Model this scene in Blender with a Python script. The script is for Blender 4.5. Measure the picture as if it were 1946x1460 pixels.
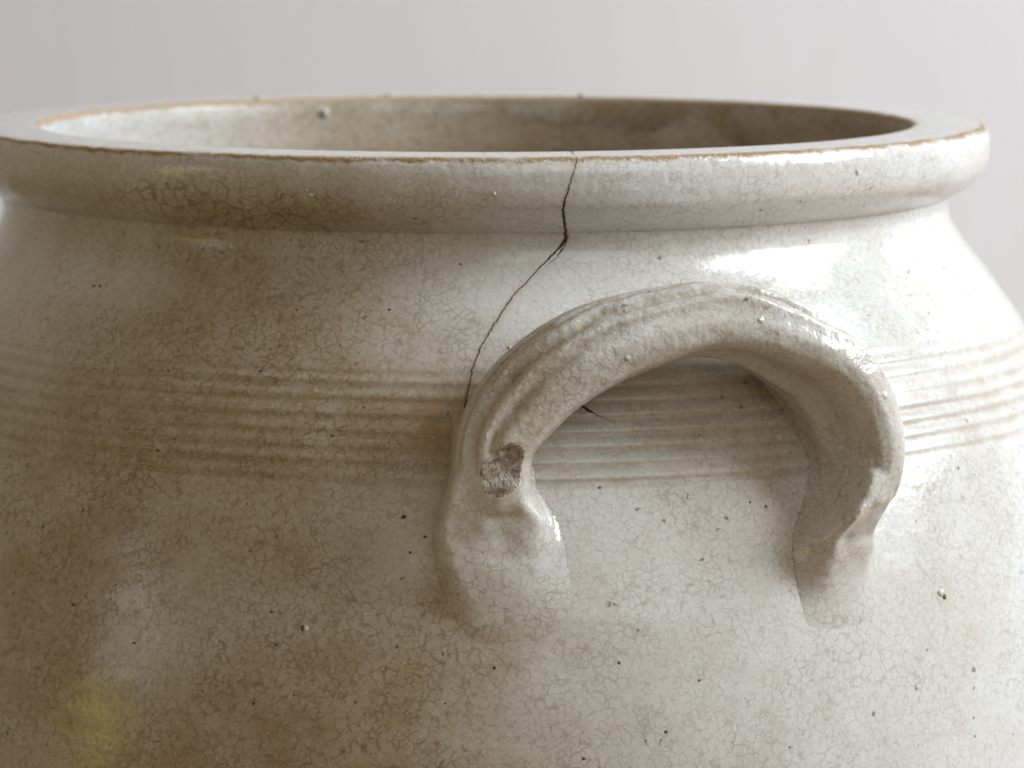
import bpy, math, random
import numpy as np

# ------------------------------------------------------------------ clearing
for o in list(bpy.data.objects):
    bpy.data.objects.remove(o, do_unlink=True)
scene = bpy.context.scene
col = scene.collection
ZR = 0.265                      # height of the crock's rim above the table (m)
RAD = math.radians

# ------------------------------------------------------------------ camera
cam_data = bpy.data.cameras.new('camera')
cam_data.sensor_fit = 'HORIZONTAL'
cam_data.sensor_width = 36.0
cam_data.lens = 36.0 * 6750 / 1946
cam_data.shift_x = 69.0 / 1946.0
cam_data.clip_start = 0.01
cam_data.clip_end = 50
cam_data.dof.use_dof = True
cam_data.dof.focus_distance = 0.694
cam_data.dof.aperture_fstop = 22.0
cam_data.dof.aperture_blades = 7
cam = bpy.data.objects.new('camera', cam_data)
cam.location = (0, -0.83498, ZR + 0.053257)
cam.rotation_euler = (RAD(90 - 7.9027), 0, 0)
col.objects.link(cam)
scene.camera = cam

# ------------------------------------------------------------------ world, lamps, exposure
world = bpy.data.worlds.new('World')
scene.world = world
world.use_nodes = True
wb = world.node_tree.nodes['Background']
wb.inputs['Color'].default_value = (1.0, 0.765, 0.44, 1)
wb.inputs['Strength'].default_value = 0.225

cy = scene.cycles
cy.max_bounces = 6
cy.diffuse_bounces = 3
cy.glossy_bounces = 2


def area_lamp(name, loc, target, sx, sy, radiance, colour):
    d = bpy.data.lights.new(name, 'AREA')
    d.shape = 'RECTANGLE'
    d.size, d.size_y = sx, sy
    d.energy = radiance * math.pi * sx * sy
    d.color = colour
    o = bpy.data.objects.new(name, d)
    o.location = loc
    from mathutils import Vector
    o.rotation_euler = (Vector(target) - Vector(loc)).to_track_quat('-Z', 'Y').to_euler()
    col.objects.link(o)
    return o


# the bright window to the right, a broad soft fill lamp added at front right, and a far dim one to the left (pale sky above, greenery below)
area_lamp('window_light', (1.02, -0.17, ZR + 0.55), (0.05, -0.02, ZR - 0.03), 0.56, 0.56, 21.4, (0.87, 0.945, 1.0))
area_lamp('front_fill_light', (0.75, -1.75, ZR + 0.95), (0.0, 0.0, ZR - 0.03), 1.1, 1.0, 1.55, (0.90, 0.955, 1.0))  # unseen fill lamp, added to brighten the crock's front
area_lamp('far_window_light', (-1.72, -0.95, ZR + 0.24), (0, -0.1, ZR), 0.30, 0.34, 2.1, (0.96, 0.96, 1.0))
area_lamp('far_garden_light', (-1.80, -0.86, ZR - 0.12), (0, -0.1, ZR), 0.34, 0.20, 3.0, (0.78, 0.80, 0.06))

vs = scene.view_settings
vs.view_transform = 'Standard'
vs.look = 'None'
vs.exposure = 0.0
vs.gamma = 1.0
vs.use_curve_mapping = False

# ------------------------------------------------------------------ numpy helpers
rng = np.random.default_rng(7)


def lattice(seed, n=64):
    return np.random.default_rng(seed).random((n, n, n)).astype(np.float32)


_LAT = {}


def vnoise(P, scale, seed=0, octaves=1):
    """smooth value noise in -1..1; P (...,3) in mm, scale = cell size in mm"""
    if seed not in _LAT:
        _LAT[seed] = lattice(seed)
    L = _LAT[seed]
    n = L.shape[0]
    out = np.zeros(P.shape[:-1])
    amp, tot = 1.0, 0.0
    for k in range(octaves):
        Q = P / scale * (2 ** k) + 17.3 * k + 300.0
        i = np.floor(Q).astype(int)
        f = Q - i
        f = f * f * (3 - 2 * f)
        i %= n
        j = (i + 1) % n
        a = 0.0
        for dx in (0, 1):
            wx = f[..., 0] if dx else 1 - f[..., 0]
            ix = j[..., 0] if dx else i[..., 0]
            for dy in (0, 1):
                wy = f[..., 1] if dy else 1 - f[..., 1]
                iy = j[..., 1] if dy else i[..., 1]
                for dz in (0, 1):
                    wz = f[..., 2] if dz else 1 - f[..., 2]
                    iz = j[..., 2] if dz else i[..., 2]
                    a = a + wx * wy * wz * L[ix, iy, iz]
        out += amp * (a * 2 - 1)
        tot += amp
        amp *= 0.5
    return out / tot


def cubic(xs, ys, x):
    """monotone-ish cubic (pchip) through the points, xs increasing"""
    xs, ys, x = map(np.asarray, (xs, ys, x))
    h = np.diff(xs)
    d = np.diff(ys) / h
    m = np.zeros_like(ys, dtype=float)
    m[0], m[-1] = d[0], d[-1]
    for k in range(1, len(xs) - 1):
        if d[k - 1] * d[k] <= 0:
            m[k] = 0
        else:
            w1, w2 = 2 * h[k] + h[k - 1], h[k] + 2 * h[k - 1]
            m[k] = (w1 + w2) / (w1 / d[k - 1] + w2 / d[k])
    i = np.clip(np.searchsorted(xs, x) - 1, 0, len(h) - 1)
    t = (x - xs[i]) / h[i]
    return ((1 + 2 * t) * (1 - t) ** 2 * ys[i] + t * (1 - t) ** 2 * h[i] * m[i]
            + t * t * (3 - 2 * t) * ys[i + 1] + t * t * (t - 1) * h[i] * m[i + 1])


def make_mesh(name, verts_mm, quads, mat, attrs=None, parent=None, smooth=True):
    """verts in crock millimetres (rim plane at z = 0) -> one mesh object"""
    me = bpy.data.meshes.new(name)
    v = np.asarray(verts_mm, dtype=np.float64) / 1000.0
    v = v + np.array([0, 0, ZR])
    q = np.asarray(quads, dtype=np.int32)
    n = q.shape[1]
    me.vertices.add(len(v))
    me.vertices.foreach_set('co', v.astype(np.float32).ravel())
    me.loops.add(q.size)
    me.loops.foreach_set('vertex_index', q.ravel())
    me.polygons.add(len(q))
    me.polygons.foreach_set('loop_start', np.arange(0, q.size, n, dtype=np.int32))
    me.polygons.foreach_set('loop_total', np.full(len(q), n, dtype=np.int32))
    me.polygons.foreach_set('use_smooth', np.full(len(q), smooth))
    for k, a in (attrs or {}).items():
        at = me.attributes.new(k, 'FLOAT', 'POINT')
        at.data.foreach_set('value', np.asarray(a, dtype=np.float32).ravel())
    me.update(calc_edges=True)
    me.validate()
    me.materials.append(mat)
    o = bpy.data.objects.new(name, me)
    col.objects.link(o)
    if parent:
        o.parent = parent
    return o


# ------------------------------------------------------------------ material helpers
class NT:
    def __init__(self, name):
        self.m = bpy.data.materials.new(name)
        self.m.use_nodes = True
        self.t = self.m.node_tree
        self.b = self.t.nodes['Principled BSDF']
        self.tc = self.t.nodes.new('ShaderNodeTexCoord')
        self.P = self.tc.outputs['Object']

    def link(self, a, b):
        self.t.links.new(a, b)

    def setin(self, sock, v):
        if hasattr(v, 'is_output'):
            self.link(v, sock)
        else:
            sock.default_value = v

    def noise(self, scale, detail=2.0, rough=0.5, vec=None, dist=0.0):
        n = self.t.nodes.new('ShaderNodeTexNoise')
        n.inputs['Scale'].default_value = scale
        n.inputs['Detail'].default_value = detail
        n.inputs['Roughness'].default_value = rough
        n.inputs['Distortion'].default_value = dist
        self.link(vec or self.P, n.inputs['Vector'])
        return n.outputs['Fac']

    def noise_col(self, scale, detail=2.0, vec=None):
        n = self.t.nodes.new('ShaderNodeTexNoise')
        n.inputs['Scale'].default_value = scale
        n.inputs['Detail'].default_value = detail
        self.link(vec or self.P, n.inputs['Vector'])
        return n.outputs['Color']

    def voro(self, scale, feature='F1', vec=None, rnd=1.0):
        n = self.t.nodes.new('ShaderNodeTexVoronoi')
        n.feature = feature
        n.inputs['Scale'].default_value = scale
        n.inputs['Randomness'].default_value = rnd
        self.link(vec or self.P, n.inputs['Vector'])
        return n

    def math(self, op, a, b=0.0, c=0.0, clamp=False):
        n = self.t.nodes.new('ShaderNodeMath')
        n.operation = op
        n.use_clamp = clamp
        self.setin(n.inputs[0], a)
        self.setin(n.inputs[1], b)
        self.setin(n.inputs[2], c)
        return n.outputs[0]

    def vmath(self, op, a, b=(0, 0, 0), out='Vector'):
        n = self.t.nodes.new('ShaderNodeVectorMath')
        n.operation = op
        self.setin(n.inputs[0], a)
        if op == 'SCALE':
            self.setin(n.inputs['Scale'], b)
        else:
            self.setin(n.inputs[1], b)
        return n.outputs[out]

    def ramp(self, v, lo, hi, a=0.0, b=1.0):
        n = self.t.nodes.new('ShaderNodeMapRange')
        n.interpolation_type = 'SMOOTHSTEP'
        self.setin(n.inputs['Value'], v)
        self.setin(n.inputs['From Min'], lo)
        self.setin(n.inputs['From Max'], hi)
        n.inputs['To Min'].default_value = a
        n.inputs['To Max'].default_value = b
        return n.outputs['Result']

    def mix(self, fac, a, b, blend='MIX'):
        n = self.t.nodes.new('ShaderNodeMix')
        n.data_type = 'RGBA'
        n.blend_type = blend
        self.setin(n.inputs['Factor'], fac)
        for s, v in ((n.inputs['A'], a), (n.inputs['B'], b)):
            if isinstance(v, tuple):
                v = (*v, 1.0) if len(v) == 3 else v
            self.setin(s, v)
        return n.outputs['Result']

    def attr(self, name):
        n = self.t.nodes.new('ShaderNodeAttribute')
        n.attribute_name = name
        return n.outputs['Fac']

    def bump(self, h, strength, dist, normal=None):
        n = self.t.nodes.new('ShaderNodeBump')
        n.inputs['Strength'].default_value = strength
        n.inputs['Distance'].default_value = dist
        self.link(h, n.inputs['Height'])
        if normal is not None:
            self.link(normal, n.inputs['Normal'])
        return n.outputs['Normal']


# iron specks that can be picked out one by one: position on the glaze (mm) and radius (mm)
SPECKS = [(-81.29, -83.54, -30.14, 0.55), (-79.81, -84.79, -30.0, 0.5), (-82.21, -86.91, -34.03, 0.3), (-36.54, -112.16, -31.84, 0.5),
          (-41.87, -116.2, -39.36, 0.45), (-43.79, -118.73, -43.68, 0.45), (-63.26, -110.35, -44.59, 0.4), (-17.58, -116.25, -31.36, 0.4),
          (-28.84, -130.15, -55.24, 0.42), (-22.43, -128.29, -49.64, 0.32), (-14.24, -138.73, -70.13, 0.6), (-10.03, -140.38, -73.76, 0.42),
          (-13.06, -141.21, -76.79, 0.35), (-80.62, -115.0, -72.9, 0.6), (-45.9, -131.18, -68.78, 0.35), (-89.62, -110.04, -77.09, 0.4),
          (-96.12, -109.84, -91.23, 0.4), (-82.57, -120.49, -91.63, 0.6), (-73.23, -124.78, -86.61, 0.35), (-69.1, -130.34, -97.44, 0.45),
          (-63.95, -100.9, -6.63, 0.4), (-39.71, -141.63, -95.45, 0.55), (-40.61, -139.59, -89.14, 0.35), (-15.51, -146.09, -94.71, 0.45),
          (-5.92, -149.12, -105.5, 0.4), (-44.24, -142.88, -107.05, 0.35), (-35.95, -144.69, -104.82, 0.3), (3.74, -147.73, -98.7, 0.5),
          (28.38, -144.94, -98.25, 0.4), (37.73, -145.62, -112.08, 0.5), (44.47, -141.8, -102.58, 0.4), (21.33, -149.41, -116.5, 0.5),
          (24.8, -135.34, -64.86, 0.45), (45.29, -125.62, -55.73, 0.35), (58.67, -126.52, -70.13, 0.42), (55.38, -127.59, -69.08, 0.28),
          (91.36, -108.24, -76.31, 0.3), (96.76, -107.63, -86.76, 0.25), (101.86, -93.93, -67.57, 0.4), (103.99, -109.59, -117.8, 0.42),
          (104.36, -109.83, -121.68, 0.36), (113.86, -100.27, -123.53, 0.35), (63.1, -137.21, -117.35, 0.35), (93.98, -67.23, -28.84, 0.4),
          (83.14, -87.83, -35.83, 0.4), (97.78, -72.69, -37.06, 0.4), (-64.87, -118.79, -59.71, 0.42), (-61.57, -119.36, -57.45, 0.5),
          (-3.12, -111.45, -22.49, 0.35), (-12.19, -115.63, -12.6, 0.35)]


def glaze_material(name, pimples=False, blotchy=True):
    """aged salt-grey glaze: mottled, crackled, speckled"""
    n = NT(name)
    P = n.P
    warp = n.vmath('ADD', P, n.vmath('SCALE', n.vmath('SUBTRACT', n.noise_col(300, 3), (0.5, 0.5, 0.5)), 0.003))
    stain_shade = n.attr('stain_shade')
    rust_shade = n.attr('rust_shade')
    groove = n.attr('groove')
    low = n.noise(26, 3, 0.55)
    mid = n.noise(95, 4, 0.6)
    fine = n.noise(520, 3, 0.6)
    grain = n.noise(1500, 2, 0.65)
    # body colour
    c = n.mix(n.ramp(low, 0.35, 0.68), (0.655, 0.655, 0.65), (0.625, 0.615, 0.595))
    c = n.mix(n.ramp(mid, 0.45, 0.72, 0, 0.32), c, (0.55, 0.515, 0.45))
    # brown staining, blotchy; inside the crock it carries painted shade
    sf = n.math('MULTIPLY', stain_shade, n.ramp(n.math('ADD', mid, n.math('MULTIPLY', fine, 0.35)), 0.22, 1.08, 0.42, 0.95), clamp=True)
    if not blotchy:
        sf = n.math('MULTIPLY', stain_shade, 0.8)
    c = n.mix(sf, c, (0.34, 0.252, 0.135))
    c = n.mix(n.math('MULTIPLY', rust_shade, n.ramp(mid, 0.25, 0.7), clamp=True), c, (0.36, 0.20, 0.085))
    gf = n.math('MULTIPLY', groove, n.ramp(n.noise(140, 3, 0.6), 0.3, 0.7, 0.2, 0.62), clamp=True)
    c = n.mix(gf, c, (0.30, 0.225, 0.125))
    # freckles and pepper grain
    fr = n.math('MULTIPLY', n.ramp(n.noise(640, 3, 0.68), 0.52, 0.68), n.math('ADD', 0.16, n.math('MULTIPLY', stain_shade, 0.5)))
    c = n.mix(fr, c, n.mix(stain_shade, (0.36, 0.31, 0.24), (0.25, 0.18, 0.095)))
    c = n.mix(n.ramp(grain, 0.56, 0.72, 0, 0.42), c, (0.30, 0.255, 0.19))
    c = n.mix(n.ramp(grain, 0.44, 0.28, 0, 0.30), c, (0.78, 0.775, 0.76))
    # crackle, two sizes
    v1 = n.voro(570, 'DISTANCE_TO_EDGE', warp).outputs['Distance']
    v2 = n.voro(275, 'DISTANCE_TO_EDGE', warp).outputs['Distance']
    m1 = n.ramp(n.noise(60, 3, 0.6), 0.36, 0.62, 0.42, 1.0)
    m1 = n.math('MULTIPLY', m1, n.math('ADD', 0.70, n.math('MULTIPLY', stain_shade, 0.5)), clamp=True)
    broken = n.ramp(n.noise(520, 2, 0.5), 0.34, 0.60, 0.38, 1.0)
    v3 = n.voro(430, 'DISTANCE_TO_EDGE', warp).outputs['Distance']
    pick = n.ramp(n.noise(45, 1, 0.5), 0.46, 0.54)
    ln = n.math('ADD', n.math('MULTIPLY', n.ramp(v1, 0.0, 0.13, 0.74, 0), n.math('SUBTRACT', 1.0, pick)), n.math('MULTIPLY', n.ramp(v3, 0.0, 0.09, 0.72, 0), pick))
    l1 = n.math('MULTIPLY', n.math('MULTIPLY', ln, m1), broken)
    l2 = n.math('MULTIPLY', n.math('MULTIPLY', n.ramp(v2, 0.0, 0.10, 0.85, 0), n.attr('crackle')), n.ramp(broken, 0.0, 1.0, 0.35, 1.0))
    lines = n.math('MAXIMUM', l1, l2)
    c = n.mix(lines, c, n.mix(stain_shade, (0.33, 0.305, 0.265), (0.19, 0.135, 0.075)))
    # sparse irregular iron specks and pale grains
    wp = n.vmath('ADD', P, n.vmath('SCALE', n.vmath('SUBTRACT', n.noise_col(900, 1), (0.5, 0.5, 0.5)), 0.0016))
    v4 = n.voro(260, 'F1', wp)
    r4 = n.t.nodes.new('ShaderNodeSeparateColor')
    n.link(v4.outputs['Color'], r4.inputs['Color'])
    rad4 = n.math('MULTIPLY', n.ramp(r4.outputs['Green'], 0.22, 1.0, 0.0, 0.15), n.ramp(n.noise(40, 1), 0.35, 0.62, 0.35, 1.0))
    s4 = n.ramp(n.math('SUBTRACT', v4.outputs['Distance'], rad4), -0.06, 0.03, 0.7, 0)
    c = n.mix(s4, c, (0.10, 0.075, 0.045))
    v5 = n.voro(300, 'F1', P)
    r5 = n.t.nodes.new('ShaderNodeSeparateColor')
    n.link(v5.outputs['Color'], r5.inputs['Color'])
    s5 = n.math('MULTIPLY', n.ramp(v5.outputs['Distance'], 0.02, 0.09, 0.8, 0), n.ramp(r5.outputs['Blue'], 0.84, 0.88))
    c = n.mix(s5, c, (0.82, 0.81, 0.78))
    n.link(c, n.b.inputs['Base Color'])
    rough = n.math('ADD', n.ramp(mid, 0.3, 0.75, 0.10, 0.20), n.math('ADD', n.math('MULTIPLY', stain_shade, 0.06), n.math('MULTIPLY', groove, 0.30)))
    n.link(rough, n.b.inputs['Roughness'])
    n.b.inputs['IOR'].default_value = 1.5
    h = n.math('ADD', n.noise(380, 1, 0.5), n.math('MULTIPLY', n.noise(1700, 1, 0.6), 0.3))
    nb = None
    if pimples:
        vp = n.voro(230, 'F1', P)
        rp_ = n.t.nodes.new('ShaderNodeSeparateColor')
        n.link(vp.outputs['Color'], rp_.inputs['Color'])
        pr = n.ramp(rp_.outputs['Red'], 0.5, 1.0, 0.02, 0.26)
        dome = n.math('MULTIPLY', n.ramp(vp.outputs['Distance'], 0.0, pr, 1, 0), n.ramp(rp_.outputs['Red'], 0.5, 0.9))
        nb = n.bump(n.math('MULTIPLY', n.math('ADD', dome, n.math('MULTIPLY', n.noise(420, 2, 0.6), 0.6)), n.attr('pim')), 0.85, 0.0005)
    nb = n.bump(h, 0.22, 0.00035, nb)
    n.link(nb, n.b.inputs['Normal'])
    return n


M_GLAZE = glaze_material('crackled_glaze').m
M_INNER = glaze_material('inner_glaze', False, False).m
M_HANDLE = glaze_material('handle_glaze', True).m


def rim_material():
    n = glaze_material('rim_glaze')
    lip = n.attr('lip')          # arc length (mm) from the inner edge, over the flat top and down the outside
    base = n.b.inputs['Base Color'].links[0].from_socket
    rough = n.b.inputs['Roughness'].links[0].from_socket
    nor = n.b.inputs['Normal'].links[0].from_socket
    jag = n.math('ADD', n.math('MULTIPLY', n.math('SUBTRACT', n.noise(260, 4, 0.65), 0.5), 2.4),
                 n.math('MULTIPLY', n.math('SUBTRACT', n.noise(60, 2), 0.5), 1.6))
    l2 = n.math('ADD', lip, jag)
    bare = n.math('MULTIPLY', n.ramp(l2, 17.0, 17.35, 1, 0), n.ramp(l2, -0.9, -0.4))
    clay = n.mix(n.ramp(n.noise(420, 4, 0.65), 0.35, 0.7), (0.68, 0.665, 0.66), (0.57, 0.55, 0.54))
    clay = n.mix(n.ramp(n.noise(900, 3, 0.7), 0.62, 0.78, 0, 0.6), clay, (0.25, 0.19, 0.13))
    clay = n.mix(n.ramp(l2, 2.2, 0.4, 0, 0.85), clay, (0.40, 0.27, 0.14))
    edge = n.math('MULTIPLY', n.ramp(n.math('ABSOLUTE', n.math('SUBTRACT', l2, 16.9)), 0.3, 1.15, 1, 0),
                  n.ramp(n.noise(90, 4, 0.7), 0.30, 0.55, 0.2, 0.95))
    c = n.mix(bare, base, clay)
    scuff = n.math('MULTIPLY', n.ramp(n.math('ABSOLUTE', n.math('SUBTRACT', l2, 16.2)), 0.5, 1.3, 1, 0), 0.5)
    c = n.mix(scuff, c, (0.47, 0.37, 0.25))
    c = n.mix(edge, c, (0.33, 0.20, 0.07))
    n.link(c, n.b.inputs['Base Color'])
    n.link(n.math('ADD', n.math('ADD', n.math('MULTIPLY', bare, 0.42), n.ramp(lip, 1.0, 3.0, 0.3, 0)), rough, clamp=True), n.b.inputs['Roughness'])
    hb = n.math('MULTIPLY', n.math('ADD', bare, n.math('MULTIPLY', edge, 1.5)), n.noise(1100, 4, 0.7))
    n.link(n.bump(hb, 0.55, 0.0006, nor), n.b.inputs['Normal'])
    return n.m


M_RIM = rim_material()


def chip_material():
    n = NT('bare_broken_clay')
    a = n.noise(420, 5, 0.7, dist=0.6)
    b = n.noise(1100, 4, 0.7)
    c = n.mix(n.ramp(a, 0.35, 0.62), (0.34, 0.27, 0.20), (0.64, 0.585, 0.53))
    c = n.mix(n.ramp(b, 0.45, 0.62, 0, 0.65), c, (0.20, 0.145, 0.10))
    n.link(c, n.b.inputs['Base Color'])
    n.b.inputs['Roughness'].default_value = 0.9
    h = n.math('ADD', a, n.math('MULTIPLY', b, 0.5))
    n.link(n.bump(h, 1.0, 0.0016), n.b.inputs['Normal'])
    return n.m


M_CHIP = chip_material()


def plain(name, colr, rough=0.6, var=0.25, scale=900):
    n = NT(name)
    dark = tuple(x * (1 - var) for x in colr)
    n.link(n.mix(n.ramp(n.noise(scale, 4, 0.6), 0.35, 0.7), colr, dark), n.b.inputs['Base Color'])
    n.b.inputs['Roughness'].default_value = rough
    return n.m


M_CRACK = plain('dark_crack_dirt', (0.05, 0.035, 0.025), 0.85, 0.5)
M_FIBRE = plain('dry_plant_fibre', (0.035, 0.035, 0.022), 0.7, 0.5)
M_SPECK = plain('iron_speck_black', (0.075, 0.07, 0.065), 0.3, 0.5)
M_SPECK_B = plain('iron_speck_brown', (0.17, 0.12, 0.06), 0.3, 0.5)
M_BLISTER_W = plain('pale_blister', (0.66, 0.63, 0.57), 0.25, 0.2)
M_BLISTER_B = plain('brown_blister', (0.20, 0.12, 0.045), 0.5, 0.5)


def wall_material():
    n = NT('painted_plaster')
    mp = n.t.nodes.new('ShaderNodeMapping')
    mp.inputs['Scale'].default_value = (1.0, 1.0, 0.22)
    n.link(n.P, mp.inputs['Vector'])
    s = n.noise(90, 4, 0.6, mp.outputs['Vector'])
    l = n.noise(7, 3, 0.5)
    c = n.mix(n.ramp(l, 0.3, 0.7), (0.795, 0.78, 0.83), (0.765, 0.75, 0.795))
    c = n.mix(n.ramp(s, 0.4, 0.75, 0, 0.25), c, (0.735, 0.72, 0.75))
    n.link(c, n.b.inputs['Base Color'])
    n.b.inputs['Roughness'].default_value = 0.7
    n.link(n.bump(s, 0.10, 0.002), n.b.inputs['Normal'])
    return n.m


def table_material():
    n = NT('worn_wood')
    mp = n.t.nodes.new('ShaderNodeMapping')
    mp.inputs['Scale'].default_value = (0.12, 1.0, 1.0)
    n.link(n.P, mp.inputs['Vector'])
    g = n.noise(60, 6, 0.65, mp.outputs['Vector'], 0.4)
    n.link(n.mix(n.ramp(g, 0.3, 0.7), (0.36, 0.24, 0.13), (0.20, 0.12, 0.06)), n.b.inputs['Base Color'])
    n.b.inputs['Roughness'].default_value = 0.5
    n.link(n.bump(g, 0.3, 0.001), n.b.inputs['Normal'])
    return n.m


# ------------------------------------------------------------------ setting
def box_mesh(name, lo, hi, mat):
    x0, y0, z0 = lo
    x1, y1, z1 = hi
    v = [(x0, y0, z0), (x1, y0, z0), (x1, y1, z0), (x0, y1, z0), (x0, y0, z1), (x1, y0, z1), (x1, y1, z1), (x0, y1, z1)]
    f = [(0, 3, 2, 1), (4, 5, 6, 7), (0, 1, 5, 4), (1, 2, 6, 5), (2, 3, 7, 6), (3, 0, 4, 7)]
    me = bpy.data.meshes.new(name)
    me.from_pydata(v, [], f)
    me.materials.append(mat)
    o = bpy.data.objects.new(name, me)
    col.objects.link(o)
    o['kind'] = 'structure'
    return o


wall = box_mesh('wall', (-1.6, 0.47, -0.6), (1.6, 0.57, 1.6), wall_material())
wall['label'] = 'plain pale grey painted plaster wall behind the crock'
table = box_mesh('tabletop', (-0.75, -0.45, -0.04), (0.75, 0.462, 0.0), table_material())
table['label'] = 'worn brown wooden tabletop under the crock'

# ------------------------------------------------------------------ the crock
crock = bpy.data.objects.new('stoneware_crock', None)
crock.empty_display_size = 0.05
col.objects.link(crock)
crock['label'] = 'large pale grey stoneware crock with cracked rim, crackled glaze and chipped ear handle'
crock['category'] = 'crock'

# outside profile, mm: radius and height below the rim plane
PROF = [(110.9, -15.2), (110.75, -17.2), (110.5, -18.8), (110.9, -21.2), (112.2, -24), (113.8, -26.5), (116.2, -29.7), (118.6, -32.6),
        (123.4, -39.2), (128.4, -46.3), (133.2, -55), (137.3, -64), (142.6, -79), (147, -95), (150.2, -110), (152, -126), (152.4, -140),
        (150.5, -160), (145.5, -182), (137, -205), (127, -228), (118, -248), (113.5, -260), (112, -264), (109, -265)]
PZ = np.array([p[1] for p in PROF])[::-1]
PR = np.array([p[0] for p in PROF])[::-1]


def R_out(z):
    return cubic(PZ, PR, z)


GROOVES = [(-43.4, 0.38, 0.16), (-45.9, 0.55, 0.36), (-47.3, 0.3, 0.12), (-48.7, 0.6, 0.44), (-50.3, 0.32, 0.14), (-51.9, 0.62, 0.48), (-53.4, 0.3, 0.12),
           (-54.9, 0.62, 0.48), (-56.4, 0.32, 0.14), (-57.8, 0.6, 0.46), (-59.2, 0.3, 0.12), (-60.7, 0.62, 0.48), (-62.2, 0.3, 0.12), (-63.7, 0.55, 0.40)]

th_front = np.arange(-104, 104, 0.225)
th_back = np.arange(104, 256, 1.6)
TH = np.radians(np.concatenate([th_front, th_back]))
NTH = len(TH)
THD = np.degrees(TH)
THD = np.where(THD > 180, THD - 360, THD)

# stains seen on the crock: azimuth (deg, 0 towards the camera), height (mm), spreads, amount
STAINS = [(-22, -40, 12, 13, 0.95), (-27, -11, 17, 5, 0.45), (-14, -121, 11, 12, 0.9), (-38, -100, 8, 22, 0.45), (-30, -22, 9, 3, 0.5), (-33, -60, 8, 10, 0.55), (-20, -57, 9, 6, 0.4),
          (-3, -97, 6, 6, 0.5), (-12, -12, 12, 3.5, 0.45), (-9, -55, 7, 7, 0.5), (-2, -86, 2.2, 5, 0.6), (-18, -75, 7, 5, 0.35), (20, -50, 8, 6, 0.25),
          (28, -55, 4, 8, 0.35), (-25, -98, 3.2, 8, -0.5), (3, -27, 10, 6, -0.2), (-28, -118, 4, 6, 0.4), (-20, -105, 16, 24, 0.28), (-34, -84, 7, 8, 0.3), (-30, -70, 18, 40, 0.25), (-10, -110, 9, 14, 0.2)]
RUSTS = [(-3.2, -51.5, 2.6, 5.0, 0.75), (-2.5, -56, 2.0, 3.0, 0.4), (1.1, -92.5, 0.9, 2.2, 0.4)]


def blobs(list_, th, z):
    s = 0
    for a, zz, sa, sz, am in list_:
        s = s + am * np.exp(-0.5 * ((th - a) / sa) ** 2 - 0.5 * ((z - zz) / sz) ** 2)
    return s


# the hairline crack: azimuth, height, (radius on the flat top), half width
CRACK = [(11.0, 0.02, 102.6, 0.10), (10.6, 0.05, 108, 0.12), (10.2, 0.02, 114, 0.12), (10.05, -0.22, 0, 0.12), (9.76, -1.75, 0, 0.09), (9.51, -3.31, 0, 0.10), (9.22, -5.44, 0, 0.13),
         (8.89, -7.6, 0, 0.17), (8.64, -9.79, 0, 0.30), (8.7, -11.5, 0, 0.33), (9.01, -13.27, 0, 0.34), (9.45, -15.6, 0, 0.42), (9.64, -17.51, 0, 0.42),
         (9.11, -18.94, 0, 0.30), (8.18, -20.72, 0, 0.22), (6.99, -22.77, 0, 0.16), (6.11, -24.3, 0, 0.15), (5.22, -26.0, 0, 0.14), (4.36, -27.49, 0, 0.13),
         (3.79, -28.58, 0, 0.14), (2.94, -30.74, 0, 0.15), (2.11, -32.99, 0, 0.14), (1.32, -35.36, 0, 0.14), (0.55, -37.91, 0, 0.13), (0.0, -40.46, 0, 0.13),
         (-0.29, -42.22, 0, 0.12), (-0.52, -44.47, 0, 0.13), (-0.75, -46.91, 0, 0.14), (-0.93, -49.38, 0, 0.16), (-0.9, -52.0, 0, 0.16)]


def crack_bleed(TD, Z):
    d2 = np.full(np.broadcast(TD, Z).shape, 1e9)
    m = (TD > -4) & (TD < 14) & (Z > -54)
    t, z = (TD + 0 * Z)[m], (Z + 0 * TD)[m]
    best = np.full(t.shape, 1e9)
    for k in range(3, len(CRACK) - 1):
        a, b = CRACK[k], CRACK[k + 1]
        ax, az_, bx, bz = a[0] * 2.05, a[1], b[0] * 2.05, b[1]
        L = (bx - ax) ** 2 + (bz - az_) ** 2 + 1e-9
        f = np.clip(((t * 2.05 - ax) * (bx - ax) + (z - az_) * (bz - az_)) / L, 0, 1)
        wd = 0.5 + 1.6 * np.exp(-0.5 * ((z + 17) / 3.5) ** 2)
        best = np.minimum(best, ((t * 2.05 - ax - f * (bx - ax)) ** 2 + (z - az_ - f * (bz - az_)) ** 2) / wd ** 2)
    d2[m] = best
    return 0.42 * np.exp(-0.5 * d2)


def ring_mesh(name, r, z, mat, attr_fn, disp=None, closed=False):
    """lathe: r, z arrays along the profile, with displacement along the radius"""
    n = len(r)
    T, Z = np.meshgrid(TH, z)
    TD, _ = np.meshgrid(THD, z)
    Rr = np.repeat(np.asarray(r)[:, None], NTH, 1)
    X, Y = Rr * np.sin(T), -Rr * np.cos(T)
    Pn = np.stack([X, Y, Z], -1)
    dr = disp(Pn, TD, Z) if disp else 0
    Rr = Rr + dr
    V = np.stack([Rr * np.sin(T), -Rr * np.cos(T), Z], -1).reshape(-1, 3)
    i = np.arange(n - 1)[:, None]
    j = np.arange(NTH)[None, :]
    j2 = (j + 1) % NTH
    q = np.stack([i * NTH + j, (i + 1) * NTH + j, (i + 1) * NTH + j2, i * NTH + j2], -1).reshape(-1, 4)
    if closed:
        a, b = (n - 1) * NTH, 0
        qq = np.stack([a + j, b + j, b + j2, a + j2], -1).reshape(-1, 4)
        q = np.concatenate([q, qq])
    return make_mesh(name, V, q, mat, attr_fn(Pn, TD, Z), crock)


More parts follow.
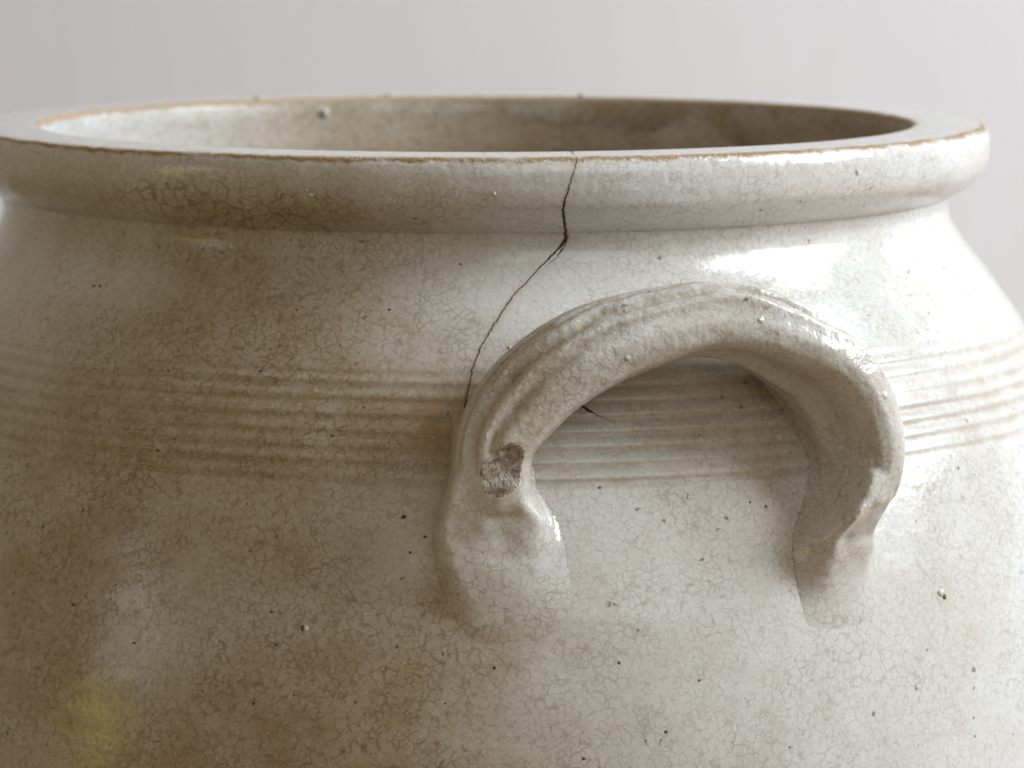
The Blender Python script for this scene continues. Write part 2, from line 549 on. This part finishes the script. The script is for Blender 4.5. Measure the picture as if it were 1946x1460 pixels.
TAB_T = np.arange(-180, 180.1, 0.5)
_z = 0 * TAB_T
TAB_W = 0.35 * vnoise(np.stack([TAB_T * 0.4, _z, _z], -1), 6, 4)
TAB_A = [0.8 + 0.75 * vnoise(np.stack([TAB_T * 0.35, _z + 40.0 * k, _z], -1), 5, 5, 2) for k in range(len(GROOVES))]


def body_disp(Pn, TD, Z):
    d = 0.30 * vnoise(Pn, 28, 1) + 0.10 * vnoise(Pn, 9, 2)
    ringP = np.stack([TD * 0.12, np.zeros_like(Z), Z], -1)
    d = d + 0.10 * vnoise(ringP, 4.5, 3)
    wander = np.interp(TD, TAB_T, TAB_W)
    for k, (gz, s, dep) in enumerate(GROOVES):
        amp = np.interp(TD, TAB_T, TAB_A[k])
        d = d - dep * amp * np.exp(-0.5 * ((Z - gz + wander) / s) ** 2)
        d = d + 0.30 * dep * np.exp(-0.5 * ((Z - gz - 1.35 + wander) / 0.4) ** 2)
    return d


def body_attr(Pn, TD, Z):
    g = 0
    wander = np.interp(TD, TAB_T, TAB_W)
    for gz, s, dep in GROOVES:
        g = g + dep / 0.46 * np.exp(-0.5 * ((Z - gz + wander) / (s * 0.95)) ** 2)
    st = np.clip(blobs(STAINS, TD, Z) + 0.10 + 0.26 * vnoise(Pn, 13, 8, 3), 0, 1)
    return {'stain_shade': st, 'rust_shade': np.clip(blobs(RUSTS, TD, Z) + crack_bleed(TD, Z), 0, 1), 'groove': np.clip(g, 0, 1),
            'crackle': 0 * st}


zs = np.concatenate([np.arange(-15.4, -42.0, -0.5), np.arange(-42.0, -66.0, -0.24), np.arange(-66.0, -132, -0.7), np.arange(-132, -264.5, -3.5)])
body = ring_mesh('body', R_out(zs), zs, M_GLAZE, body_attr, body_disp)

# inner wall and floor
zi = np.concatenate([np.arange(-1.5, -40, -1.0), np.arange(-40, -250, -5.0), [-252]])
ri = np.interp(-zi, [0, 14, 22, 32, 46, 64, 95, 126, 140, 182, 228, 245, 252], [101.6, 100.6, 101.5, 107, 117, 126.5, 136.5, 141.5, 142, 135, 116, 106, 96])
ri = np.convolve(np.pad(ri, 2, 'edge'), np.ones(5) / 5, 'valid')
zi2 = np.concatenate([zi, [-255, -256, -256]])
ri2 = np.concatenate([ri, [80, 40, 0.5]])


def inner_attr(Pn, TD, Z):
    az_ = np.cos(np.radians(TD - 132))  # browner to the right and back: interior shade painted into the colour
    return {'stain_shade': np.clip(0.48 + 0.75 * az_ + 0.06 * vnoise(Pn, 10, 9, 2), 0, 1), 'rust_shade': np.clip(0.1 + 0.35 * az_, 0, 1), 'groove': 0 * Z, 'crackle': 0 * Z}


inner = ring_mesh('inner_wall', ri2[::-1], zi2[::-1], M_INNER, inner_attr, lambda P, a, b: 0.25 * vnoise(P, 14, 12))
# underside
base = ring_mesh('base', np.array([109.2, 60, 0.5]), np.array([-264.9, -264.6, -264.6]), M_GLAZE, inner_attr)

# the rolled rim: flat unglazed top, rounded outside, tucked under to the neck
RIMP = [(101.2, -2.2), (101.7, -0.8), (102.6, -0.15), (104.5, 0.0), (110, 0.05), (116.4, 0.0), (118.0, -0.25), (118.9, -0.95), (119.45, -2.2), (119.72, -3.8),
        (119.6, -6.2), (118.75, -9.4), (116.95, -12.0), (115.0, -13.7), (113.5, -14.75), (112.3, -15.45), (111.2, -16.05), (109.6, -16.5)]
rp = np.array(RIMP)
sl = np.concatenate([[0], np.cumsum(np.hypot(*np.diff(rp, axis=0).T))])
ss = np.concatenate([np.arange(0, 15.5, 0.5), np.arange(15.5, 20, 0.22), np.arange(20, sl[-1], 0.55), [sl[-1]]])
rr_, rz_ = cubic(sl, rp[:, 0], ss), cubic(sl, rp[:, 1], ss)
rr_ = np.concatenate([rr_, [106.0, 101.0]])
rz_ = np.concatenate([rz_, [-16.7, -16.4]])
LIP = np.concatenate([ss - 1.5, [99, -20]])


def rim_disp(Pn, TD, Z):
    d = 0.22 * vnoise(Pn, 24, 21) + 0.10 * vnoise(Pn, 6, 22)
    return d + 0.05 * vnoise(Pn, 1.4, 23)


def rim_attr(Pn, TD, Z):
    st = np.clip(blobs(STAINS, TD, Z) + 0.1 * vnoise(Pn, 20, 8, 2), 0, 1)
    ck = np.clip(1.6 * np.exp(-0.5 * ((TD + 27) / 10) ** 2 - 0.5 * ((Z + 11) / 4.5) ** 2), 0, 1)
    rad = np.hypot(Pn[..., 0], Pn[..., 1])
    az_ = np.cos(np.radians(TD - 132))  # inner face of the rim carries the same painted shade as the inner wall
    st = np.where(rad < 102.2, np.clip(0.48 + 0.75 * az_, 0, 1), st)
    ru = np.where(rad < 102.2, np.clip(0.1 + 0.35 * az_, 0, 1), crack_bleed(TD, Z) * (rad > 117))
    return {'stain_shade': st, 'rust_shade': ru, 'groove': 0 * Z, 'crackle': ck, 'lip': np.repeat(LIP[:, None], NTH, 1)}


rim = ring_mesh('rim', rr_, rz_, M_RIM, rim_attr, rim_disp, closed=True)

# ------------------------------------------------------------------ ear handle: distance field, then surface nets
AZ = RAD(16.0)
tv = np.array([math.cos(AZ), math.sin(AZ), 0.0])
nv = np.array([math.sin(AZ), -math.cos(AZ), 0.0])
zv = np.array([0, 0, 1.0])
# centre (mm), half width outwards, half thickness, flare (deg), squareness
STRAP = [(3.13, -139.46, -63.85, 10.5, 7.4, 8, 2.6), (3.23, -139.76, -59.04, 10.8, 7.6, 9, 2.6), (3.86, -139.75, -54.29, 11, 7.8, 10, 2.6),
         (7.6, -139.29, -48.15, 11, 8.5, 10, 2.6), (14.27, -138.27, -41.56, 11, 8.8, 10, 2.6), (23.15, -136.65, -36.31, 11, 8.6, 10, 2.6),
         (33.25, -134.45, -33.11, 11, 8.1, 10, 2.6), (44.74, -131.08, -31.3, 11, 7.6, 12, 2.7), (54.99, -127.66, -33.2, 11.5, 7.2, 16, 2.8),
         (64.32, -124.35, -38.31, 12.5, 6.6, 21, 3), (71.02, -121.81, -44.01, 13, 6.1, 25, 3), (75.09, -120.52, -50.88, 13, 5.9, 26, 3),
         (76.96, -119.93, -57.47, 13, 5.8, 24, 3), (77.1, -119.4, -62.3, 12.3, 5.6, 19, 2.8), (76.4, -117.9, -66.0, 10.5, 5.2, 14, 2.6)]
# feet: where the strap was smeared down onto the wall. Left and right edge (azimuth, height) and how far it stands off
FEET = [
    dict(le=[(-1.87, -59.76), (-2.56, -66.73), (-3.07, -72.73), (-2.86, -77.71), (-2.25, -82.72), (-1.48, -87.23), (-0.37, -92.74), (1.05, -99.81), (2, -112)],
         re=[(4.27, -59.81), (4.72, -64.78), (6.08, -69.84), (6.81, -74.87), (7.29, -80.89), (7.79, -86.97), (8.35, -93.05), (8.74, -100.17), (9, -112)],
         hz=[-50, -54, -58, -62, -66, -70, -74, -79, -84, -89, -94, -99, -103], hh=[0, 5, 9.5, 12.0, 11.0, 9.1, 7.2, 4.9, 2.6, 0.95, 0.12, -0.4, -1.0],
         wl=(0.7, 3.2), wr=(1.8, 7.0), slope=0.85),
    dict(le=[(30.31, -62.56), (29.5, -67.57), (28.5, -71.5), (27.49, -75.93), (27.27, -81.55), (27.44, -86.76), (27.63, -93.01), (27.84, -101.38), (28, -112)],
         re=[(33.9, -63.87), (33.9, -68.95), (34.1, -74.04), (34.94, -79.15), (34.6, -84.32), (34.27, -89.49), (33.77, -95.64), (33.11, -102.85), (33, -112)],
         hz=[-52, -56, -60, -64, -68, -72, -76, -80, -85, -90, -95, -99, -103], hh=[0, 6, 13, 16.5, 16.0, 13.2, 9.8, 6.8, 3.2, 1.0, 0.12, -0.4, -1.0],
         wl=(1.3, 4.0), wr=(1.0, 4.5), slope=0.5),
]


def foot_height(az, z, F):
    def e(L):
        L = sorted((b, a) for a, b in L)
        return np.interp(z, [p[0] for p in L], [p[1] for p in L])
    k = np.clip((-70 - z) / 25.0, 0, 1)
    wl = F['wl'][0] + (F['wl'][1] - F['wl'][0]) * k
    wr = F['wr'][0] + (F['wr'][1] - F['wr'][0]) * k
    u = np.clip((az - e(F['le']) + 0.25 * wl) / wl, 0, 1)
    v = np.clip((e(F['re']) + 0.25 * wr - az) / wr, 0, 1)
    v = v * v * (3 - 2 * v)
    u = u * (2 - u)
    p = np.clip((az - e(F['le']) - 0.5) / (e(F['re']) - e(F['le'])), 0, 1)
    k2 = np.clip((-62 - z) / 15.0, 0, 1)
    sm = u * v * (1 - k2 * F['slope'] * p)          # highest along its left edge, falling away to the right
    hz, hh = np.array(F['hz'][::-1], float), np.array(F['hh'][::-1], float)
    return cubic(hz, hh, np.clip(z, hz[0], hz[-1])) * sm


def densify(C, n):
    C = np.array(C, float)
    t = np.linspace(0, len(C) - 1, n)
    i = np.clip(t.astype(int), 0, len(C) - 2)
    f = (t - i)[:, None]
    p0, p1, p2, p3 = C[np.maximum(i - 1, 0)], C[i], C[i + 1], C[np.minimum(i + 2, len(C) - 1)]
    return 0.5 * ((2 * p1) + (-p0 + p2) * f + (2 * p0 - 5 * p1 + 4 * p2 - p3) * f ** 2 + (-p0 + 3 * p1 - 3 * p2 + p3) * f ** 3)


def sweep_field(G, C, n, down=None, nv=nv):
    """G (N,3) points; returns distance, section angle and path parameter"""
    D = densify(C, n)
    c = D[:, :3]
    T = np.gradient(c, axis=0)
    T -= 0
    T /= np.linalg.norm(T, axis=1)[:, None]
    if down is not None:
        Te = np.tile(np.array(down), (n, 1))
    else:
        Te = T
    E = np.cross(np.tile(nv, (n, 1)), Te)
    E /= np.linalg.norm(E, axis=1)[:, None]
    fl = np.radians(D[:, 5])[:, None]
    Wd = nv * np.cos(fl) + E * np.sin(fl)
    Wd -= (Wd * T).sum(1)[:, None] * T
    Wd /= np.linalg.norm(Wd, axis=1)[:, None]
    Vd = np.cross(Wd, T)
    best = np.full(len(G), 1e9)
    bi = np.zeros(len(G), int)
    bt = np.zeros(len(G))
    for k in range(n - 1):
        ab = c[k + 1] - c[k]
        L2 = ab @ ab
        s = np.clip(((G - c[k]) @ ab) / L2, 0, 1)
        d2 = ((G - c[k] - s[:, None] * ab) ** 2).sum(1)
        m = d2 < best
        best[m] = d2[m]
        bi[m] = k
        bt[m] = s[m]
    f = bt[:, None]

    def lerp(A):
        return A[bi] * (1 - f) + A[np.minimum(bi + 1, n - 1)] * f
    cc, ww, vv, tt, pp = lerp(c), lerp(Wd), lerp(Vd), lerp(T), lerp(D[:, 3:])
    q = G - cc
    u, v, ax = (q * ww).sum(1), (q * vv).sum(1), (q * tt).sum(1)
    a, b, ex = pp[:, 0], pp[:, 1], pp[:, 3]
    nrm = (np.abs(u / a) ** ex + np.abs(v / b) ** ex) ** (1 / ex)
    rad = np.sqrt(u * u + v * v) + 1e-6
    d = rad * (1 - 1 / np.maximum(nrm, 1e-3))      # distance along the section's own ray
    d = np.maximum(d, -np.minimum(a, b))
    end = ((bi == 0) & (bt <= 0)) | ((bi == n - 2) & (bt >= 1))
    return d, np.degrees(np.arctan2(v / b, u / a)), (bi + bt) / (n - 1), np.where(end, np.abs(ax), 0)


def smin(a, b, k):
    h = np.clip(0.5 + 0.5 * (b - a) / k, 0, 1)
    return b * (1 - h) + a * h - k * h * (1 - h)


VOX = 0.52
t_ax = np.arange(-52, 52, VOX)
n_ax = np.arange(116, 166, VOX)
z_ax = np.arange(-106, -19, VOX)
shape = (len(t_ax), len(n_ax), len(z_ax))
GT, GN, GZ = np.meshgrid(t_ax, n_ax, z_ax, indexing='ij')
G = (GT[..., None] * tv + GN[..., None] * nv + GZ[..., None] * zv).reshape(-1, 3)
rad_ = np.hypot(G[:, 0], G[:, 1])
zb = z_ax
Rb = R_out(zb)
slope = np.gradient(Rb, zb)
cosb = 1 / np.sqrt(1 + slope ** 2)
izz = np.tile(np.arange(len(z_ax)), shape[0] * shape[1])
bodyd = (rad_ - Rb[izz]) * cosb[izz]
near = np.zeros(len(G), bool)
cl = np.concatenate([densify(C, 14)[:, :3] for C in (STRAP,)])
for c in cl:
    near |= ((G - c) ** 2).sum(1) < 17.5 ** 2
azg = np.degrees(np.arctan2(G[:, 0], -G[:, 1]))
foot_h = foot_height(azg, G[:, 2], FEET[0]) + foot_height(azg, G[:, 2], FEET[1])
near |= (foot_h > 0.02) & (bodyd < foot_h + 4)
near &= bodyd > -2.6
Gn = G[near]
lump = 0.20 * vnoise(Gn, 9, 31) + 0.06 * vnoise(Gn, 3.0, 32) + 0.05 * vnoise(Gn, 1.3, 33)
d, psi, par, axd = sweep_field(Gn, STRAP, 56)
wob = 6 * vnoise(Gn, 16, 34) + 3 * vnoise(Gn, 4, 35)


def ridge(psi, par, c0, s, dep, lo, hi):
    w = np.clip((par - lo) / 0.08, 0, 1) * np.clip((hi - par) / 0.08, 0, 1)
    return dep * w * np.exp(-0.5 * ((psi - c0) / s) ** 2)


def ridges_cut(ps, pa):
    return (ridge(ps, pa, 37, 5.5, 1.5, 0.02, 0.68) + ridge(ps, pa, 63, 5.5, 0.85, 0.05, 0.6) + ridge(ps, pa, 9, 5, 0.95, 0.0, 0.42) + ridge(ps, pa, 88, 6, 0.5, 0.1, 0.6)
            + ridge(ps, pa, -75, 10, 0.8, 0.4, 0.95) + ridge(ps, pa, 28, 8, 0.7, 0.55, 0.95))


def ridges_up(ps, pa):
    return (ridge(ps, pa, 50, 6, 0.4, 0.0, 0.7) + ridge(ps, pa, 22, 6, 0.5, 0.0, 0.8) + ridge(ps, pa, -3, 6, 0.35, 0.0, 0.5) + ridge(ps, pa, -42, 6, 0.5, 0.1, 0.95)
            + ridge(ps, pa, -105, 7, 0.7, 0.5, 0.95) + ridge(ps, pa, -15, 8, 0.4, 0.55, 0.95))


d = d + ridges_cut(psi + wob, par) - ridges_up(psi + wob, par)
flute = vnoise(np.stack([psi / 13.0, par * 2.6, 0 * par], 1), 1.0, 38, 1)
d = d + lump + 0.40 * flute * np.clip(1.15 - np.abs(psi - 25) / 110, 0.15, 1)
endn = axd + 0.9 * vnoise(Gn, 2.6, 36) - 0.5
d = np.where(axd > 0, np.sqrt(np.maximum(d + 3.0, 0) ** 2 + np.maximum(endn + 0.5, 0) ** 2) - 3.0, d)
fh = foot_h[near]
fd = bodyd[near] - fh * (1 + 0.10 * vnoise(Gn, 5, 42, 2)) + 0.15 * lump * np.clip(fh / 2, 0, 1)
# the broken patch on the left kink: a rough bite out of the front of the strap
CHIP = np.array([5.4, -154.3, -59.6])
cq = (Gn - CHIP)
cu, cn, cz = cq @ tv, cq @ nv, cq @ zv
ca, sa = math.cos(RAD(35)), math.sin(RAD(35))
c1, c2 = cu * ca + cz * sa, -cu * sa + cz * ca
rough_ = 0.55 * vnoise(Gn, 2.2, 37, 3)
chipd = (np.sqrt((c1 / 9.2) ** 2 + (c2 / 6.0) ** 2 + (cn / 5.2) ** 2) - 1) * 5.0 + rough_
d = np.maximum(d, -chipd)
full = np.full(len(G), 8.0)
bn = bodyd[near]
comb = smin(d, fd, 1.5)
full[near] = comb
full[~near] = np.clip(bodyd[~near], -8, 8)
F = full.reshape(shape)


def surface_nets(F):
    s = F < 0
    nx, ny, nz = F.shape
    c = np.zeros((nx - 1, ny - 1, nz - 1), np.int8)
    for dx in (0, 1):
        for dy in (0, 1):
            for dz in (0, 1):
                c += s[dx:nx - 1 + dx, dy:ny - 1 + dy, dz:nz - 1 + dz]
    act = (c > 0) & (c < 8)
    idx = np.argwhere(act)
    ids = np.full(act.shape, -1, np.int64)
    ids[act] = np.arange(len(idx))
    acc = np.zeros((len(idx), 3))
    cnt = np.zeros(len(idx))
    corners = [(a, b, c_) for a in (0, 1) for b in (0, 1) for c_ in (0, 1)]
    for a in corners:
        for ax in range(3):
            if a[ax]:
                continue
            b = list(a)
            b[ax] = 1
            fa = F[idx[:, 0] + a[0], idx[:, 1] + a[1], idx[:, 2] + a[2]]
            fb = F[idx[:, 0] + b[0], idx[:, 1] + b[1], idx[:, 2] + b[2]]
            m = (fa < 0) != (fb < 0)
            t = np.where(m, fa / np.where(m, fa - fb, 1), 0)
            p = np.tile(np.array(a, float), (len(idx), 1))
            p[:, ax] += t
            acc[m] += p[m]
            cnt[m] += 1
    V = idx + acc / cnt[:, None]
    quads = []
    for ax in range(3):
        o1, o2 = [(1, 2), (2, 0), (0, 1)][ax]
        sl0 = [slice(None)] * 3
        sl1 = [slice(None)] * 3
        sl0[ax] = slice(0, -1)
        sl1[ax] = slice(1, None)
        ch = s[tuple(sl0)] != s[tuple(sl1)]
        e = np.argwhere(ch)
        e = e[(e[:, o1] > 0) & (e[:, o2] > 0) & (e[:, o1] < F.shape[o1] - 1) & (e[:, o2] < F.shape[o2] - 1)]
        q = []
        for a, b in ((0, 0), (1, 0), (1, 1), (0, 1)):
            w = e.copy()
            w[:, o1] -= a
            w[:, o2] -= b
            q.append(ids[w[:, 0], w[:, 1], w[:, 2]])
        q = np.stack(q, 1)
        inside = s[e[:, 0], e[:, 1], e[:, 2]]
        q[~inside] = q[~inside][:, ::-1]
        quads.append(q)
    return V, np.concatenate(quads)


V, Q = surface_nets(F)
Q = Q[(Q >= 0).all(1)]
Vt = np.stack([t_ax[0] + V[:, 0] * VOX, n_ax[0] + V[:, 1] * VOX, z_ax[0] + V[:, 2] * VOX], 1)
VW = Vt[:, :1] * tv + Vt[:, 1:2] * nv + Vt[:, 2:] * zv
# light smoothing of the voxel facets
chip_v = None


def chip_mask(P):
    q = P - CHIP
    u, n_, z_ = q @ tv, q @ nv, q @ zv
    a, b = u * ca + z_ * sa, -u * sa + z_ * ca
    return (np.sqrt((a / 9.2) ** 2 + (b / 6.0) ** 2 + (n_ / 5.2) ** 2) - 1) * 5.0 + 0.55 * vnoise(P, 2.2, 37, 3)


cm = chip_mask(VW)
soft = np.clip((cm - 0.3) / 0.6, 0.15, 1)[:, None]
for it in range(2):
    S = np.zeros_like(VW)
    Cn = np.zeros(len(VW))
    for a in range(4):
        for b in (1, 3):
            np.add.at(S, Q[:, a], VW[Q[:, (a + b) % 4]])
            np.add.at(Cn, Q[:, a], 1)
    VW = VW + soft * 0.5 * (S / np.maximum(Cn, 1)[:, None] - VW)
bd = (np.hypot(VW[:, 0], VW[:, 1]) - R_out(VW[:, 2])) / np.sqrt(1 + np.interp(VW[:, 2], zb, slope) ** 2)
# follow the body's own unevenness at the seam and tuck the free edge under its surface
tdv = np.degrees(np.arctan2(VW[:, 0], -VW[:, 1]))
rd = R_out(VW[:, 2])
Pb = np.stack([rd * np.sin(np.radians(tdv)), -rd * np.cos(np.radians(tdv)), VW[:, 2]], 1)
dd = body_disp(Pb[:, None, :], tdv[:, None], VW[:, 2][:, None])[:, 0]
fade = np.clip(1 - (bd - 0.2) / 3.0, 0, 1)
tuck = -0.11 * np.clip(1 - (bd - 0.05) / 0.7, 0, 1) ** 2
rn = np.stack([VW[:, 0], VW[:, 1], 0 * bd], 1)
rn /= np.linalg.norm(rn, axis=1)[:, None]
VW = VW + rn * (dd * fade + tuck)[:, None]
keep = (bd[Q] > 0.06).all(1)
inb = (VW[Q][:, :, 2] > -104.5).all(1) & (VW[Q][:, :, 2] < -20.5).all(1)
Q = Q[keep & inb]


def compact(V, Q):
    u, inv = np.unique(Q, return_inverse=True)
    return V[u], inv.reshape(Q.shape), u


is_chip = (cm[Q] < 0.12).sum(1) >= 2
Vh, Qh, uh = compact(VW, Q[~is_chip])
az = np.degrees(np.arctan2(Vh[:, 0], -Vh[:, 1]))
fade_h = np.clip(1 - bd[uh] / 4.0, 0, 1)
_, ps_h, pa_h, ax_h = sweep_field(Vh, STRAP, 56)
gr_h = np.clip(0.75 * ridges_cut(ps_h + 6 * vnoise(Vh, 16, 34) + 3 * vnoise(Vh, 4, 35), pa_h), 0, 1) * np.clip((Vh[:, 2] + 61) / 9, 0, 1)
st_h = np.clip(blobs(STAINS, az, Vh[:, 2]) * fade_h + 0.22 + 0.5 * vnoise(Vh, 11, 41, 2)
               + 0.8 * np.exp(-0.5 * ((Vh @ tv + 30) / 6) ** 2 - 0.5 * ((Vh[:, 2] + 50) / 9) ** 2), 0, 1)
handle = make_mesh('handle', Vh, Qh, M_HANDLE, {'stain_shade': st_h * 0.8, 'rust_shade': np.clip(blobs(RUSTS, az, Vh[:, 2]), 0, 1) * fade_h,
                                              'groove': gr_h, 'crackle': 0 * az,
                                              'pim': np.clip((Vh[:, 2] + 58) / 6, 0, 1)}, crock)
handle['label'] = 'arched ear handle of pulled clay pressed onto the shoulder'
if is_chip.any():
    Vc, Qc, uc = compact(VW, Q[is_chip])
    chip = make_mesh('chip_scar', Vc, Qc, M_CHIP, None, handle)
    chip['label'] = 'rough bare brown clay where the handle is chipped'

# ------------------------------------------------------------------ hairline crack from the lip to the handle
rim_out = rp[6:]


def R_skin(th, z):
    if z > -16.0:
        k0 = int(np.argmax(ss > 17.0))
        r = np.interp(-z, -rz_[k0:len(ss)], rr_[k0:len(ss)])
        P = np.array([[[r * math.sin(RAD(th)), -r * math.cos(RAD(th)), z]]])
        return r + float(rim_disp(P, np.array([[th]]), np.array([[z]]))[0, 0])
    r = float(R_out(np.array([z]))[0])
    P = np.array([[[r * math.sin(RAD(th)), -r * math.cos(RAD(th)), z]]])
    return r + float(body_disp(P, np.array([[th]]), np.array([[z]]))[0, 0])


def tube(name, pts, rads, mat, parent, sides=6, flat=1.0):
    V, Qd = [], []
    pts = np.array(pts)
    T = np.gradient(pts, axis=0)
    T /= np.linalg.norm(T, axis=1)[:, None]
    for k in range(len(pts)):
        up = np.array([pts[k][0], pts[k][1], 0.0])
        up /= np.linalg.norm(up)
        if k < 4 and name == 'hairline_crack':
            up = np.array([0, 0, 1.0])
        s = np.cross(T[k], up)
        s /= np.linalg.norm(s)
        up = np.cross(s, T[k])
        for j in range(sides):
            a = 2 * math.pi * j / sides
            V.append(pts[k] + rads[k] * (s * math.cos(a) + up * math.sin(a) * flat))
    for k in range(len(pts) - 1):
        for j in range(sides):
            j2 = (j + 1) % sides
            Qd.append((k * sides + j, k * sides + j2, (k + 1) * sides + j2, (k + 1) * sides + j))
    return make_mesh(name, V, Qd, mat, None, parent)


cd = np.array(CRACK)
n_c = 170
tt_ = np.linspace(0, len(cd) - 1, n_c)
cth, czz, crr = (np.interp(tt_, np.arange(len(cd)), cd[:, k]) for k in (0, 1, 3))
cpts, crad = [], []
for k in range(n_c):
    j = rng.normal(0, 0.09)
    th = cth[k] + j * 0.5
    if tt_[k] < 3:
        r = np.interp(tt_[k], [0, 1, 2, 3], [102.6, 108, 114, 118.0])
        z = czz[k] + 0.02
    else:
        z = czz[k]
        r = R_skin(th, z) + 0.05
    cpts.append((r * math.sin(RAD(th)), -r * math.cos(RAD(th)), z))
    crad.append(crr[k] * 0.85 * (0.6 + 0.6 * rng.random()))
crack = tube('hairline_crack', cpts, crad, M_CRACK, crock, 6, 0.6)
crack['label'] = 'dark hairline crack running from the lip to the handle'


# a side strand that leaves the crack at the neck and rejoins it on the shoulder
bp, br = [], []
for k in range(26):
    f = k / 25
    th = float(np.interp(f, [0, 0.2, 0.45, 0.75, 1], [9.45, 9.9, 9.55, 8.7, 7.4])) + rng.normal(0, 0.04)
    z = -15.4 - 7.6 * f
    r = R_skin(th, z)
    bp.append((r * math.sin(RAD(th)), -r * math.cos(RAD(th)), z))
    br.append(0.13 * (0.5 + rng.random()) * math.sin(math.pi * min(max(f, 0.08), 0.95)))
tube('hairline_crack', bp, br, M_CRACK, crock, 6, 0.6)['label'] = 'short side strand of the crack below the rim'

# small pale and brown blisters in the glaze
def blister(th, z, a, b, hgt, mat, seed, name='glaze_blister'):
    r = R_skin(th, z)
    n_ = np.array([math.sin(RAD(th)), -math.cos(RAD(th)), 0.25])
    n_ /= np.linalg.norm(n_)
    s = np.array([math.cos(RAD(th)), math.sin(RAD(th)), 0])
    u = np.cross(n_, s)
    c = np.array([r * math.sin(RAD(th)), -r * math.cos(RAD(th)), z])
    V, Qd = [], []
    rg = np.random.default_rng(seed)
    for k in range(5):
        f = k / 4 * math.pi / 2
        for j in range(10):
            ang = 2 * math.pi * j / 10
            w = 1 + 0.22 * rg.normal()
            rr = math.cos(f) * w if k < 4 else 0.05
            V.append(c + s * a * rr * math.cos(ang) + u * b * rr * math.sin(ang) + n_ * (hgt * math.sin(f) * (1 + 0.1 * rg.normal()) - 0.25 * hgt))
    for k in range(4):
        for j in range(10):
            Qd.append((k * 10 + j, k * 10 + (j + 1) % 10, (k + 1) * 10 + (j + 1) % 10, (k + 1) * 10 + j))
    return make_mesh(name, V, Qd, mat, None, crock)


blister(41.45, -91.2, 0.9, 0.9, 0.6, M_BLISTER_W, 1)
blister(41.75, -92.0, 0.5, 0.75, 0.55, M_BLISTER_B, 2)
blister(-13.35, -92.0, 0.55, 0.8, 0.5, M_BLISTER_W, 3)
blister(-13.62, -91.9, 0.35, 0.6, 0.45, M_BLISTER_B, 4)
blister(-16.38, -7.9, 0.8, 0.6, 0.4, M_BLISTER_W, 5)
blister(-16.7, -7.0, 0.35, 0.35, 0.35, M_BLISTER_W, 6)
blister(3.2, -38.2, 0.4, 0.4, 0.4, M_BLISTER_W, 7)
blister(1.8, -7.2, 0.45, 0.45, 0.3, M_BLISTER_W, 8)

def nodule(td, r, z, size, mat, seed):
    rg = np.random.default_rng(seed)
    c = np.array([r * math.sin(RAD(td)), -r * math.cos(RAD(td)), z])
    V, Qd = [], []
    for i in range(7):
        f = -math.pi / 2 + math.pi * i / 6
        for j in range(10):
            w = size * (1 + 0.15 * rg.normal())
            rr = max(math.cos(f), 0.04) * w
            V.append(c + np.array([rr * math.cos(j * math.pi / 5), rr * math.sin(j * math.pi / 5), w * math.sin(f)]))
    for i in range(6):
        for j in range(10):
            Qd.append((i * 10 + j, i * 10 + (j + 1) % 10, (i + 1) * 10 + (j + 1) % 10, (i + 1) * 10 + j))
    return make_mesh('glaze_blister', V, Qd, mat, None, crock)


nodule(-146.6, 103.2, -0.35, 0.75, M_SPECK_B, 21)
nodule(-167.4, 103.0, -0.3, 0.75, M_BLISTER_W, 22)
nodule(-166.6, 103.3, -0.45, 0.65, M_SPECK_B, 23)
nodule(164.5, 103.0, -0.35, 0.8, M_SPECK_B, 24)
nodule(-157.0, 101.0, -4.2, 1.1, M_BLISTER_W, 25)

for k, (x, y, z, r) in enumerate(SPECKS):
    q_ = 0.55 + 0.5 * rng.random()
    blister(math.degrees(math.atan2(x, -y)), z, r * q_, r * q_ * (0.6 + 0.6 * rng.random()), 0.08, M_SPECK if k % 5 in (0, 2) else M_SPECK_B, 50 + k, 'iron_speck')

# ------------------------------------------------------------------ a scrap of dry plant fibre caught under the handle
fib = [(9.3, -49.1, 0.35, 0.22), (9.8, -49.8, 0.4, 0.36), (10.17, -50.3, 0.35, 0.30), (10.6, -50.9, 0.25, 0.16), (11.1, -51.4, 0.2, 0.12), (11.6, -52.0, 0.2, 0.08), (12.2, -52.6, 0.18, 0.05)]
fa = np.array(fib)
tq = np.linspace(0, len(fa) - 1, 26)
fp, fr = [], []
for t in tq:
    th, z, off, rd_ = (float(np.interp(t, np.arange(len(fa)), fa[:, k])) for k in range(4))
    r = R_skin(th, z) + off * 0.6
    fp.append((r * math.sin(RAD(th)), -r * math.cos(RAD(th)), z + 0.08 * math.sin(3 * t)))
    fr.append(0.75 * rd_ * (0.6 + 0.7 * rng.random()) * (1.0 if t < 2.2 else 0.6))
fibre = tube('plant_fibre', fp, fr, M_FIBRE, None, 6)
fibre['label'] = 'tiny dark dried plant fibre stuck to the grooves inside the handle arch'
fibre['category'] = 'fibre'
